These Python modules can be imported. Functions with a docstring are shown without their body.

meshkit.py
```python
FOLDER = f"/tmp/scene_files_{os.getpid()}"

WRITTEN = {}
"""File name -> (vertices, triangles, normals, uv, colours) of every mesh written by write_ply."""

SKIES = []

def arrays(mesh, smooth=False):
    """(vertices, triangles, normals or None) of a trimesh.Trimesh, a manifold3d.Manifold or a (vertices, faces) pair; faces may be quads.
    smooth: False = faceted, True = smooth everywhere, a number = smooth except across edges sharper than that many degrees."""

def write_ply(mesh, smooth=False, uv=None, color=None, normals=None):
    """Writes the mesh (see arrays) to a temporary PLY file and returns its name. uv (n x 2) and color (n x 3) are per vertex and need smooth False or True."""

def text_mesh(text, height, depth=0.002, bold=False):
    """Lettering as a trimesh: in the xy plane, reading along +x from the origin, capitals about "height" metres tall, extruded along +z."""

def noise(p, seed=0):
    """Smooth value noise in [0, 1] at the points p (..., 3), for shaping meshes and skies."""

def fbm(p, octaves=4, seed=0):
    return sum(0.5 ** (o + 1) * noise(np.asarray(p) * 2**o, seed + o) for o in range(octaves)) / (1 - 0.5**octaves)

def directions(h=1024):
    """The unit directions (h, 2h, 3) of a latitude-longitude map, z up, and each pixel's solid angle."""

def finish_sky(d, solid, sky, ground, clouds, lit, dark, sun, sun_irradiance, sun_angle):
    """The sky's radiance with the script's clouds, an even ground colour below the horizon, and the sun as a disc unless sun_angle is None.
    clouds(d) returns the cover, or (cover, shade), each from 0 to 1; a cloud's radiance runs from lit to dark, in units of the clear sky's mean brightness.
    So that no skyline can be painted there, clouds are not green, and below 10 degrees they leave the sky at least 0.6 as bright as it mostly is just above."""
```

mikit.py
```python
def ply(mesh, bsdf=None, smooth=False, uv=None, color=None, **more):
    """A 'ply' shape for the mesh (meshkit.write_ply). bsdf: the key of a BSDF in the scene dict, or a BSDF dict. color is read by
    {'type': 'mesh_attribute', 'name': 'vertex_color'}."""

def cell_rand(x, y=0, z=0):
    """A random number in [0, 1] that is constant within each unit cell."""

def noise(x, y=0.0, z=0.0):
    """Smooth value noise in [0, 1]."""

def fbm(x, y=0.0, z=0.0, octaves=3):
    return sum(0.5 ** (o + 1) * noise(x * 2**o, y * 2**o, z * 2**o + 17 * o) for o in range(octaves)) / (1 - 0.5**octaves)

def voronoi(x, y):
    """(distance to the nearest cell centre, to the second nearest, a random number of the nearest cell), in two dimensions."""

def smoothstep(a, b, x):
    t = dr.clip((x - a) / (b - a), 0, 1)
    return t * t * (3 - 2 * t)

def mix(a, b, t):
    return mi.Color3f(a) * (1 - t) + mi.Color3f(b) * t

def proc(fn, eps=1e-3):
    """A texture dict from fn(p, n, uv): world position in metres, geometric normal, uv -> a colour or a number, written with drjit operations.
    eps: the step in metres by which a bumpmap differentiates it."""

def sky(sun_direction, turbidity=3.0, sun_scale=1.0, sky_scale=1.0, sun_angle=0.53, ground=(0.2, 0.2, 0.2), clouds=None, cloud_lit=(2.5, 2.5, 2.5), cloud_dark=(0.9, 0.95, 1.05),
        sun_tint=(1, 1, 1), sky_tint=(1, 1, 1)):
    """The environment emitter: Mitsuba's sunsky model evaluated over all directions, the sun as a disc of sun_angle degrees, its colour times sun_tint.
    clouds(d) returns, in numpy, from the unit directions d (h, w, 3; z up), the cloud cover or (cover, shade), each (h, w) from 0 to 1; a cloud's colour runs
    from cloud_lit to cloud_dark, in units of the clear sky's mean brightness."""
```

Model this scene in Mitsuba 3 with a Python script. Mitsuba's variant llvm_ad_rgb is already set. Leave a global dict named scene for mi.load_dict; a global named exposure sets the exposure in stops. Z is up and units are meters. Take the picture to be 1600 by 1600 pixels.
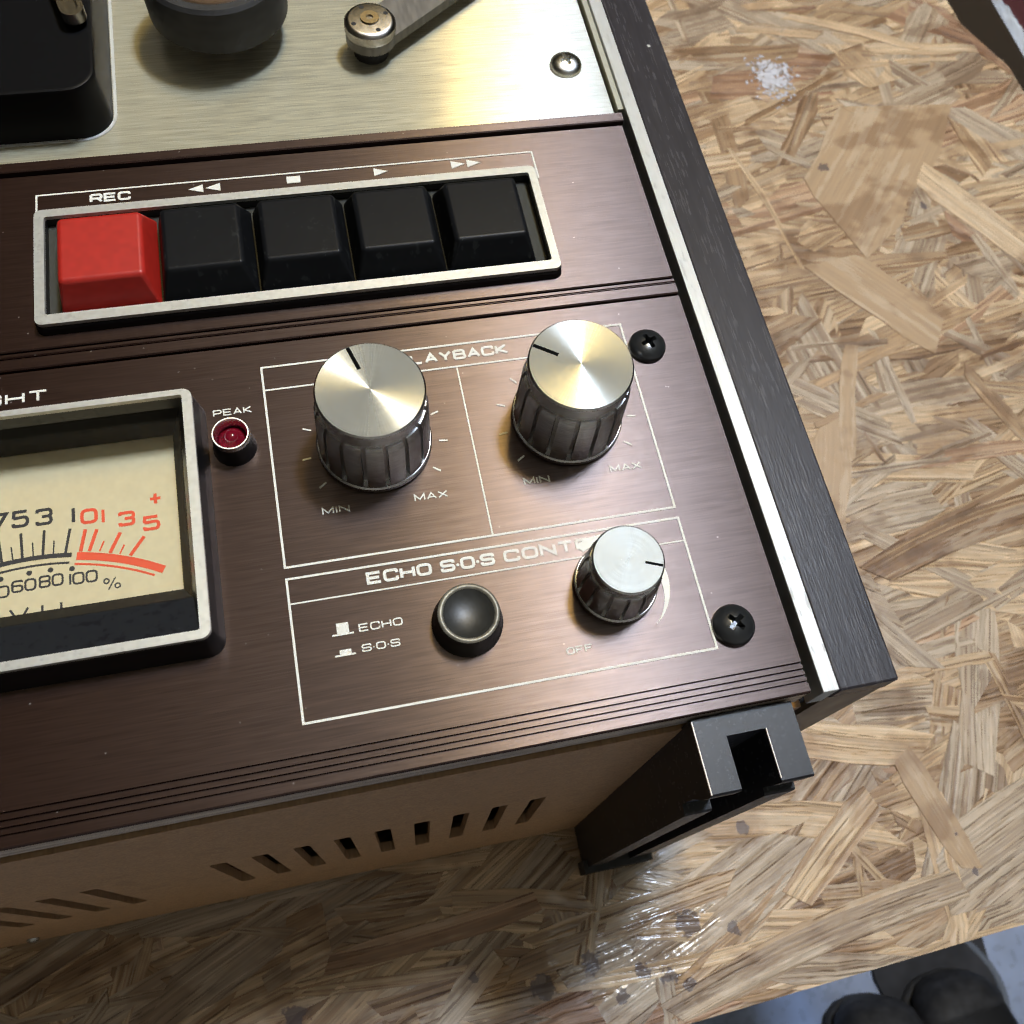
import math, random
import numpy as np, trimesh, drjit as dr, mitsuba as mi
import manifold3d as m3
from shapely.geometry import Polygon, LineString, Point, box as sbox
from shapely.ops import unary_union
from shapely import affinity
import mikit
from mikit import noise, fbm, voronoi, cell_rand, smoothstep, mix, proc

random.seed(7); rng = np.random.default_rng(7)
T = mi.ScalarTransform4f
scene, labels = {}, {}
MM = 0.001

# ------------------------------------------------------------------ camera, lamps, exposure (deck frame: x right, y up the panel, z out of the panel)
CAM = np.array([14.580, -70.636, 175.428]); AXIS = np.array([0.16353, 0.38782, -0.90711]); UP = np.array([0.14896, 0.89924, 0.41131])
scene['camera'] = {'type': 'thinlens', 'fov': 56.83, 'fov_axis': 'x', 'aperture_radius': 0.00045, 'focus_distance': 0.205, 'near_clip': 0.005, 'far_clip': 30.0,
                   'to_world': T().look_at(origin=list(CAM * MM), target=list((CAM + AXIS * 100) * MM), up=list(UP))}
LAMP_Z, CEILING_Z = 1.50, 2.10
LAMPS = [('ceiling_lamp', (0.420, 0.545, 0.30, 0.50), (140.0, 172.0, 226.0), 'cool white batten lamp hung under the wooden ceiling'),
         ('ceiling_lamp_001', (0.320, 0.405, 0.30, 0.85), (60.0, 43.0, 13.5), 'warm yellow narrow batten lamp hung beside the cool white one')]
exposure = 0.6
TABLE_Z = -160.0

# ------------------------------------------------------------------ helpers
def put(key, mesh, bsdf, smooth=False, uv=None, label=None, cat=None, kind=None, group=None, **more):
    """One entry of the scene from a mesh in millimetres."""
    if hasattr(mesh, 'to_mesh'):
        g = mesh.to_mesh(); mesh = trimesh.Trimesh(np.array(g.vert_properties[:, :3], float), np.array(g.tri_verts), process=False)
    mesh = trimesh.Trimesh(np.array(mesh.vertices, float) * MM, np.array(mesh.faces), process=False)
    if callable(uv): uv = uv(np.array(mesh.vertices))
    k, n = key, 0
    while k in scene:
        n += 1; k = f'{key}_{n:03d}'
    scene[k] = mikit.ply(mesh, bsdf, smooth=smooth, uv=uv, **more)
    d = {a: b for a, b in (('label', label), ('category', cat), ('kind', kind), ('group', group)) if b}
    if d: labels[k] = d
    return k

def thing(key, label, cat, group=None):
    labels[key] = {'label': label, 'category': cat, **({'group': group} if group else {})}
    return key

uv_x = lambda v: v[:, :2].copy()                        # grain along x
uv_y = lambda v: np.stack([v[:, 1], -v[:, 0]], 1)       # grain along y
def cat(*ms): return trimesh.util.concatenate([m for m in ms if m is not None])
def bx(x0, x1, y0, y1, z0, z1):
    m = trimesh.creation.box((x1 - x0, y1 - y0, z1 - z0)); m.apply_translation(((x0 + x1) / 2, (y0 + y1) / 2, (z0 + z1) / 2)); return m
def prism(poly, z0, z1):
    ps = getattr(poly, 'geoms', [poly])
    out = []
    for p in ps:
        if p.is_empty or p.area < 1e-4: continue
        m = trimesh.creation.extrude_polygon(p, z1 - z0, engine='earcut'); m.apply_translation((0, 0, z0)); out.append(m)
    return cat(*out)
def lathe(prof, x=0, y=0, n=64):
    """prof: (r, z) from the axis at the bottom round to the axis at the top."""
    m = trimesh.creation.revolve(np.array(prof, float), sections=n)
    if m.volume < 0: m.invert()
    m.apply_translation((x, y, 0)); return m
def rbox(x0, x1, y0, y1, z0, z1, r=0.6, seg=12):
    """Rounded box: hull of eight spheres."""
    s = m3.Manifold.sphere(r, seg)
    return m3.Manifold.batch_hull([s.translate((x, y, z)) for x in (x0 + r, x1 - r) for y in (y0 + r, y1 - r) for z in (z0 + r, z1 - r)])
def frustum(b, t, z0, z1, r=0.9, rb=0.5):
    """Rounded key cap: b, t = (x0, x1, y0, y1) at the bottom and at the top."""
    s, sb = m3.Manifold.sphere(r, 20), m3.Manifold.sphere(rb, 12)
    bot = [sb.translate((x, y, z0 + rb)) for x in (b[0] + rb, b[1] - rb) for y in (b[2] + rb, b[3] - rb)]
    top = [s.translate((x, y, z1 - r)) for x in (t[0] + r, t[1] - r) for y in (t[2] + r, t[3] - r)]
    return m3.Manifold.batch_hull(bot + top)
def extrude_x(prof, x0, x1):
    """A (y, z) profile drawn along x."""
    m = trimesh.creation.extrude_polygon(Polygon(prof), x1 - x0, engine='earcut')
    v = m.vertices.copy(); m.vertices = np.stack([v[:, 2] + x0, v[:, 0], v[:, 1]], 1)
    if m.volume < 0: m.invert()
    return m
def loft(rings, cap=True):
    """Rings of equal length joined to a tube."""
    n = len(rings[0]); v = np.vstack(rings); f = []
    for a in range(len(rings) - 1):
        for j in range(n):
            p, q = a * n + j, a * n + (j + 1) % n
            f += [[p, q, q + n], [p, q + n, p + n]]
    if cap:
        for base, flip in ((0, True), ((len(rings) - 1) * n, False)):
            c = len(v); v = np.vstack([v, v[base:base + n].mean(0)])
            for j in range(n):
                t = [base + j, base + (j + 1) % n, c]; f.append(t[::-1] if flip else t)
    m = trimesh.Trimesh(v, f, process=False)
    if m.volume < 0: m.invert()
    return m
def sweep(pts, r, n=8):
    p = np.array(pts, float); t = np.gradient(p, axis=0); t /= np.linalg.norm(t, axis=1, keepdims=True)
    a = np.cross(t, [0, 0, 1.0]); a /= np.linalg.norm(a, axis=1, keepdims=True) + 1e-9; b = np.cross(t, a); w = np.arange(n) * 2 * np.pi / n
    return loft([p[i] + r * (np.cos(w)[:, None] * a[i] + np.sin(w)[:, None] * b[i]) for i in range(len(p))])

# ------------------------------------------------------------------ materials
def two(d): return {'type': 'twosided', 'bsdf': d}
def rgb(*c): return {'type': 'rgb', 'value': list(c)}
def plain(name, c, rough=0.5, spec=0.5, **k):
    scene[name] = two({'type': 'principled', 'base_color': rgb(*c) if isinstance(c, tuple) else c, 'roughness': rough, 'specular': spec, **k}); return name
def bumped(inner, fn, scale=1.0, eps=1e-4):
    return {'type': 'bumpmap', 'arbitrary': {**proc(fn, eps)}, 'scale': scale, 'bsdf': inner}

def streaks(a, b):
    """Fine brushed lines along a (both in metres)."""
    return noise(a * 140, b * 6500) * 0.42 + noise(a * 260, b * 3600, 5.0) * 0.40 + noise(a * 60, b * 1700, 9.0) * 0.18
def dust(p, cell=300.0, chance=0.03):
    d, _, w = voronoi(p.x * cell, p.y * cell)
    return dr.select(w < chance, 1 - smoothstep(0.03, 0.07, d), 0.0)

def plate_col(p, n, uv):
    s = streaks(p.x, p.y)
    return mi.Color3f(0.82, 0.805, 0.73) * (0.62 + 0.62 * s)
def satin(weight, diffuse, au, av, spec):
    return two({'type': 'blendbsdf', 'weight': weight, 'bsdf_0': {'type': 'diffuse', 'reflectance': diffuse},
                'bsdf_1': {'type': 'roughconductor', 'material': 'none', 'distribution': 'ggx', 'alpha_u': au, 'alpha_v': av, 'specular_reflectance': spec}})
def plate_diff(p, n, uv): return mi.Color3f(0.54, 0.505, 0.365) * (0.66 + 0.56 * streaks(p.x, p.y))
scene['brushed_aluminium'] = satin(0.46, proc(plate_diff), 0.012, 0.115, proc(plate_col))
def trim_col(p, n, uv):
    return mi.Color3f(0.50, 0.51, 0.50) * (0.7 + 0.5 * streaks(p.y, p.x)) * (1 - 0.5 * smoothstep(0.7, 0.8, fbm(p.x * 900, p.y * 260)))
scene['trim_aluminium'] = satin(0.45, rgb(0.58, 0.59, 0.57), 0.22, 0.36, proc(trim_col))

def maroon_spec(p, n, uv):
    s = streaks(p.x, p.y)
    return mi.Color3f(0.120, 0.094, 0.085) * (0.70 + 0.46 * s)
def maroon_diff(p, n, uv):
    s = streaks(p.x, p.y)
    c = mi.Color3f(0.025, 0.0092, 0.0072) * (0.8 + 0.4 * s)
    return mix(c, (0.5, 0.48, 0.45), dust(p) * 0.7)
scene['maroon_anodised'] = two({'type': 'blendbsdf', 'weight': 0.6,
    'bsdf_0': {'type': 'diffuse', 'reflectance': proc(maroon_diff)},
    'bsdf_1': {'type': 'blendbsdf', 'weight': 0.36,
        'bsdf_0': {'type': 'roughconductor', 'material': 'none', 'alpha_u': 0.065, 'alpha_v': 0.27, 'specular_reflectance': proc(maroon_spec)},
        'bsdf_1': {'type': 'roughconductor', 'material': 'none', 'alpha_u': 0.20, 'alpha_v': 0.36, 'specular_reflectance': proc(maroon_spec)}}})
plain('pointer_black', (0.004, 0.004, 0.004), 0.9, 0.02)
plain('head_black', (0.004, 0.004, 0.0045), 0.42, 0.10)
plain('groove_dark', (0.012, 0.008, 0.009), 0.5)
plain('raw_edge', proc(lambda p, n, uv: mi.Color3f(0.36, 0.31, 0.26) * (0.6 + 0.8 * noise(p.x * 60, p.z * 2500))), 0.45, metallic=0.3)
plain('flange_grey', (0.34, 0.34, 0.28), 0.5, metallic=0.3)
plain('white_ink', (0.66, 0.66, 0.60), 0.6, 0.3)
def frame_col(p, n, uv):
    worn = smoothstep(0.70, 0.78, fbm(p.x * 900, p.y * 900, 2.0))
    return mix(mi.Color3f(0.50, 0.505, 0.47) * (0.92 + 0.12 * noise(p.x * 1500, p.y * 1500)), (0.34, 0.33, 0.32), worn * 0.35)
plain('frame_metal', proc(frame_col), 0.42, metallic=0.55)
plain('black_plastic', (0.006, 0.006, 0.007), 0.36, 0.3)
plain('black_matt', (0.008, 0.008, 0.008), 0.7)
plain('well_grey', (0.040, 0.040, 0.033), 0.7, 0.2)
def key_bump(p, n, uv): return noise(p.x * 2600, p.y * 2600, p.z * 2600) * 0.000012
def key_black(p, n, uv):
    return mix(mi.Color3f(0.006, 0.0065, 0.0075), (0.035, 0.039, 0.037), smoothstep(0.66, 0.8, fbm(p.x * 700, p.y * 700, p.z * 300)) * 0.35 + dust(p, 420.0, 0.03) * 0.7)
scene['key_black'] = two(bumped({'type': 'principled', 'base_color': proc(key_black), 'roughness': 0.40, 'specular': 0.13}, key_bump, eps=5e-5))
def key_red(p, n, uv):
    return mix(mi.Color3f(0.35, 0.0165, 0.0105) * (0.93 + 0.14 * noise(p.x * 800, p.y * 800, p.z * 800)), (0.34, 0.015, 0.011), smoothstep(0.6, 0.8, fbm(p.x * 900, p.y * 900)) * 0.15)
scene['key_red'] = two(bumped({'type': 'principled', 'base_color': proc(key_red), 'roughness': 0.40, 'specular': 0.5}, key_bump, eps=5e-5))

def spun_col(p, n, uv):
    # concentric turning marks: uv = (arc, radius) in metres
    return mi.Color3f(0.31, 0.315, 0.295) * (0.72 + 0.3 * noise(uv.y * 9000, 1.0) + 0.05 * noise(uv.y * 2500, 4.0))
scene['spun_aluminium'] = satin(0.5, rgb(0.40, 0.40, 0.355), 0.035, 0.25, proc(spun_col))
scene['spun_small'] = satin(0.17, rgb(0.34, 0.365, 0.36), 0.08, 0.30, proc(spun_col))
scene['turned_aluminium'] = two({'type': 'roughconductor', 'material': 'none', 'alpha': 0.24, 'specular_reflectance': proc(lambda p, n, uv: mi.Color3f(0.47 + 0.4 * noise(p.x * 700, p.y * 700, p.z * 4000)))})
scene['chrome'] = two({'type': 'roughconductor', 'material': 'none', 'alpha': 0.2, 'specular_reflectance': rgb(0.70, 0.71, 0.70)})
scene['worn_steel'] = two({'type': 'roughconductor', 'material': 'none', 'alpha': 0.2, 'specular_reflectance': proc(lambda p, n, uv: mi.Color3f(0.50, 0.47, 0.43) * (0.6 + 0.7 * fbm(p.x * 900, p.y * 900, p.z * 900)))})
scene['brass'] = two({'type': 'roughconductor', 'material': 'none', 'alpha': 0.22, 'specular_reflectance': rgb(0.36, 0.28, 0.16)})
plain('black_screw', (0.014, 0.015, 0.016), 0.22, 0.6)
plain('button_black', proc(lambda p, n, uv: mi.Color3f(0.014, 0.014, 0.012) * (0.6 + 0.9 * fbm(p.x * 500, p.y * 500, p.z * 500))), 0.40, 0.4)
plain('worn_rim', proc(lambda p, n, uv: mi.Color3f(0.16, 0.15, 0.12) * (0.4 + 1.2 * fbm(p.x * 700, p.y * 700, p.z * 500))), 0.45, 0.4, metallic=0.5)
plain('rubber', proc(lambda p, n, uv: mi.Color3f(0.015, 0.015, 0.0155) * (0.7 + 0.6 * noise(p.x * 300, p.y * 300, p.z * 700))), 0.55)
plain('brown_hub', (0.10, 0.062, 0.035), 0.4, metallic=0.4)
plain('grey_arm', proc(lambda p, n, uv: mi.Color3f(0.17, 0.16, 0.145) * (0.8 + 0.4 * noise(p.x * 1500, p.y * 300))), 0.45, metallic=0.6)
scene['red_lens'] = two({'type': 'principled', 'base_color': rgb(0.13, 0.003, 0.012), 'roughness': 0.14, 'specular': 0.5})
plain('dial_paper', proc(lambda p, n, uv: mi.Color3f(0.60, 0.525, 0.325) * (0.96 + 0.08 * fbm(p.x * 900, p.y * 900))), 0.8)
plain('ink_black', (0.022, 0.022, 0.024), 0.7)
plain('ink_red', (0.72, 0.085, 0.03), 0.7)
scene['clear_pane'] = {'type': 'thindielectric', 'int_ior': 1.49}
def bezel_col(p, n, uv):
    return mix(mi.Color3f(0.015, 0.016, 0.018), (0.010, 0.010, 0.012), smoothstep(0.60, 0.76, fbm(p.x * 900, p.y * 900, 1.0)))
plain('bezel_black', proc(bezel_col), 0.30, 0.30)

plain('wall_matt', (0.006, 0.006, 0.006), 0.7, 0.08)
def vinyl_col(p, n, uv):
    pore = smoothstep(0.66, 0.80, noise(p.x * 4200, p.y * 330)) * smoothstep(0.35, 0.60, noise(p.x * 700, p.y * 110, 3.0))
    c = mix((0.019, 0.017, 0.020), (0.029, 0.026, 0.030), fbm(p.x * 900, p.y * 60))
    c = mix(c, (0.15, 0.145, 0.155), pore * 0.20)
    return mix(c, (0.55, 0.53, 0.50), dust(p, 110.0, 0.06) * 0.8)
def vinyl_bump(p, n, uv): return (noise(p.x * 4200, p.y * 330) * 0.6 + noise(p.x * 6000, p.y * 700, 7.0) * 0.4) * 0.000028
scene['dark_vinyl'] = two(bumped({'type': 'principled', 'base_color': proc(vinyl_col), 'roughness': 0.38, 'specular': 0.22}, vinyl_bump, eps=6e-5))
def ply_col(p, n, uv): return mix((0.30, 0.23, 0.16), (0.16, 0.12, 0.085), fbm(p.x * 250, p.y * 250, p.z * 60))
plain('raw_wood_edge', proc(ply_col), 0.6)
def hard_col(p, n, uv):
    f = fbm(p.x * 600, p.z * 600, p.y * 600)
    c = mix((0.35, 0.215, 0.115), (0.28, 0.165, 0.085), f)
    return mix(c, (0.12, 0.07, 0.04), smoothstep(0.7, 0.8, fbm(p.x * 120, p.z * 160, 2.0)) * 0.15) * (0.85 + 0.3 * noise(p.x * 2500, p.z * 2500))
plain('hardboard', proc(hard_col), 0.62, 0.35)
def foot_col(p, n, uv):
    return mix(mi.Color3f(0.006, 0.0065, 0.009), (0.05, 0.052, 0.06), smoothstep(0.60, 0.78, fbm(p.x * 1300, p.y * 1300, p.z * 500)) * 0.35)
def foot_bump(p, n, uv): return fbm(p.x * 1500, p.y * 1500, p.z * 1500) * 0.000008
scene['foot_plastic'] = two(bumped({'type': 'principled', 'base_color': proc(foot_col), 'roughness': 0.44, 'specular': 0.36}, foot_bump))

# oriented strand board: uv = (variant + 0.25 + metres along the strand, metres across it + offset)
STAINS = [(-26, -84, 3.6), (102.6, -82.8, 4.2), (118, -88, 2.0), (92, -97, 3.0), (84, -94, 2.6), (67, -88, 3.6), (98, -101, 2.0), (75, -100, 2.0), (130, -58, 2.2), (143, -47, 2.4), (-34, -92, 2.0), (30, -84, 1.6), (51, -92, 4.0), (305, 199, 2.0), (263, 228, 2.4), (205, -75, 1.0), (207, -88, 1.4)]
def osb_parts(p, uv):
    k = dr.floor(uv.x); a = (uv.x - k - 0.25) * 1000; b = uv.y * 1000
    r1, r2, r3, r4 = (cell_rand(k, 3 * i + 1, i) for i in range(4))
    bw = b + 1.1 * noise(a * 0.022, b * 0.10, k) + 0.5 * noise(a * 0.10, b * 0.35, k)
    stripe = noise(a * 0.008, bw * (0.40 + 0.75 * r4), k)
    fine = noise(a * 0.045, b * 2.1, k) * 0.62 + noise(a * 0.14, b * 3.8, k + 5) * 0.38
    gap = smoothstep(0.70, 0.78, noise(a * 0.03, bw * 1.7, k + 9) * 0.8 + 0.2 * noise(a * 0.3, b * 3.0, 2.0))
    calm = dr.select(k > 59.5, 1.0, 0.0)          # smooth, close-grained strands
    stripe = stripe * (1 - calm) + 0.42 * calm; gap = gap * (1 - calm); fine = fine * (1 - 0.65 * calm) + 0.33 * calm; r3 = r3 * (1 - calm) + 0.5 * calm; r1 = r1 * (1 - calm) + 0.62 * calm
    return k, a, b, r1, r2, r3, stripe, fine, gap
def osb_col(p, n, uv):
    k, a, b, r1, r2, r3, stripe, fine, gap = osb_parts(p, uv)
    c = mix((0.56, 0.42, 0.265), (0.25, 0.155, 0.083), r1)
    c = mix(c, (0.37, 0.30, 0.225), dr.select(r3 < 0.25, 0.8, 0.0))
    c = mix(c, (0.34, 0.20, 0.125), dr.select(r3 > 0.955, 0.65, 0.0))
    late = smoothstep(0.46, 0.62, stripe) * (0.25 + 0.65 * r2)
    c = mix(c, mi.Color3f(c) * mi.Color3f(0.52, 0.42, 0.33), late)
    c = c * (0.62 + 0.72 * fine) * mi.Color3f(0.99, 0.98, 0.97)
    c = mix(c, mi.Color3f(c) * mi.Color3f(0.36, 0.28, 0.22), gap * 0.6)
    pale = smoothstep(0.58, 0.74, noise(a * 0.03, b * 0.35, k + 3) * 0.7 + 0.3 * noise(a * 0.2, b * 2.0, 6.0))
    c = mix(c, mi.Color3f(0.55, 0.46, 0.345), pale * 0.3)
    c = mix(c, mi.Color3f(c) * mi.Color3f(0.62, 0.54, 0.48), 0.75 * smoothstep(0.50, 0.66, fbm(p.x * 45, p.y * 70, 5.0, 4)))
    spot = mi.Float(0.0); wob = fbm(p.x * 420, p.y * 420, 1.5) - 0.5
    for sx, sy, sr in STAINS:
        d = dr.sqrt(dr.square(p.x * 1000 - sx) + dr.square(p.y * 1000 - sy)) + wob * 2.6 * min(sr, 3)
        spot = dr.maximum(spot, 1 - smoothstep(sr * 0.75, sr * 1.1, d))
    return mix(c, (0.075, 0.055, 0.055), spot * 0.8)
def osb_bump(p, n, uv):
    k, a, b, r1, r2, r3, stripe, fine, gap = osb_parts(p, uv)
    return (0.30 * (1 - smoothstep(0.40, 0.66, stripe)) + fine * 0.16 - gap * 0.35 + fbm(p.x * 260, p.y * 260) * 0.5) * 0.0006
def osb_rough(p, n, uv):
    # spilled glue, dried to a gloss, in front of the foot
    d = dr.sqrt(dr.square((p.x * 1000 - 80) / 1.5) + dr.square(p.y * 1000 + 84)) + (fbm(p.x * 120, p.y * 120, 2.0) - 0.5) * 26
    return 0.48 - 0.29 * (1 - smoothstep(15, 19, d))
scene['wood_strand'] = two(bumped({'type': 'principled', 'base_color': proc(osb_col), 'roughness': proc(osb_rough), 'specular': 0.45}, osb_bump, eps=1.5e-4))
plain('board_core', proc(lambda p, n, uv: mix((0.34, 0.22, 0.12), (0.14, 0.08, 0.045), fbm(p.x * 160, p.y * 300, p.z * 900))), 0.6)
plain('white_paint', proc(lambda p, n, uv: mi.Color3f(0.50, 0.50, 0.54) * (0.75 + 0.35 * noise(p.x * 900, p.y * 900))), 0.6)
plain('concrete', proc(lambda p, n, uv: mi.Color3f(0.33, 0.40, 0.57) * (0.6 + 0.8 * fbm(p.x * 14, p.y * 14, 1.0, 6)) * (1 - 0.12 * smoothstep(0.68, 0.74, noise(p.x * 160, p.y * 160)))), 0.6)
plain('ceiling_wood', proc(lambda p, n, uv: mi.Color3f(0.47, 0.44, 0.35) * (0.75 + 0.4 * fbm(p.x * 1.5, p.y * 9.0))), 0.8)
plain('lamp_housing', (0.55, 0.56, 0.58), 0.5)
plain('shoe_leather', proc(lambda p, n, uv: mi.Color3f(0.010, 0.010, 0.011) * (0.6 + 0.8 * fbm(p.x * 60, p.y * 60, p.z * 60))), 0.7, 0.25)
plain('toe_rubber', proc(lambda p, n, uv: mi.Color3f(0.022, 0.022, 0.024) * (0.3 + 1.4 * fbm(p.x * 120, p.y * 120, p.z * 120, 4))), 0.6, 0.3)
plain('shoe_sole', (0.03, 0.03, 0.032), 0.8)
plain('grey_cable', (0.13, 0.15, 0.19), 0.5)
plain('dark_cloth', proc(lambda p, n, uv: mi.Color3f(0.035, 0.036, 0.042) * (0.5 + fbm(p.x * 40, p.y * 40))), 0.9)
plain('brown_card', (0.022, 0.015, 0.009), 0.9, 0.2)
plain('maroon_box', (0.05, 0.010, 0.012), 0.5)
plain('pale_fleece', proc(lambda p, n, uv: mi.Color3f(0.34, 0.37, 0.42) * (0.5 + fbm(p.x * 90, p.y * 90, p.z * 90))), 0.95)

# ------------------------------------------------------------------ the setting: floor, ceiling, lamp
put('floor', bx(-3000, 3000, -3000, 3000, -960, -910), 'concrete', kind='structure')
put('ceiling', bx(-3500, 3500, -3500, 3500, CEILING_Z * 1000, CEILING_Z * 1000 + 40), 'ceiling_wood', kind='structure')
for key, (lx0, lx1, ly0, ly1), rad, lab in LAMPS:
    lamp = thing(key, lab, 'ceiling lamp'); x0, x1, y0, y1, lz = lx0 * 1000, lx1 * 1000, ly0 * 1000, ly1 * 1000, LAMP_Z * 1000; xm = (x0 + x1) / 2
    put(lamp + '__housing', bx(xm - 18, xm + 18, y0, y1, lz + 34, lz + 64), 'lamp_housing')
    for hx in (y0 + 60, y1 - 60): put(lamp + '__hanger', bx(xm - 4, xm + 4, hx - 4, hx + 4, lz + 64, CEILING_Z * 1000), 'lamp_housing')
    put(lamp + '__diffuser', bx(x0, x1, y0, y1, lz, lz + 33), 'lamp_housing', emitter={'type': 'area', 'radiance': rgb(*rad)})

plain('wall_paint', proc(lambda p, n, uv: mi.Color3f(0.66, 0.61, 0.52) * (0.85 + 0.3 * fbm(p.x * 3, p.z * 3))), 0.8)
put('wall', bx(-3500, 3500, -1660, -1600, -910, CEILING_Z * 1000 - 5), 'wall_paint', kind='structure')

# ------------------------------------------------------------------ workbench of strand board
bench = thing('workbench', 'strand board workbench top with flaked wood surface and white paint splat', 'workbench')
ROT = math.radians(2.1); cr, sr_ = math.cos(ROT), math.sin(ROT); E0 = np.array([95.2, -111.9])
def to_bench(xy):
    d = np.asarray(xy, float) - E0; return np.stack([d[..., 0] * cr + d[..., 1] * sr_, -d[..., 0] * sr_ + d[..., 1] * cr], -1)
def from_bench(ab):
    ab = np.asarray(ab, float); return np.stack([ab[..., 0] * cr - ab[..., 1] * sr_, ab[..., 0] * sr_ + ab[..., 1] * cr], -1) + E0
A_RIGHT = 309.0; NOTCH_B = 391.0; A_NOTCH = 297.0
outline = Polygon(from_bench([(-480, 0), (A_RIGHT, 0), (A_RIGHT, NOTCH_B), (A_NOTCH, NOTCH_B + 1), (A_NOTCH, 620), (-480, 620)]))
put(bench + '__core_board', prism(outline, TABLE_Z - 18, TABLE_Z - 1.5), 'board_core')
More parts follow.
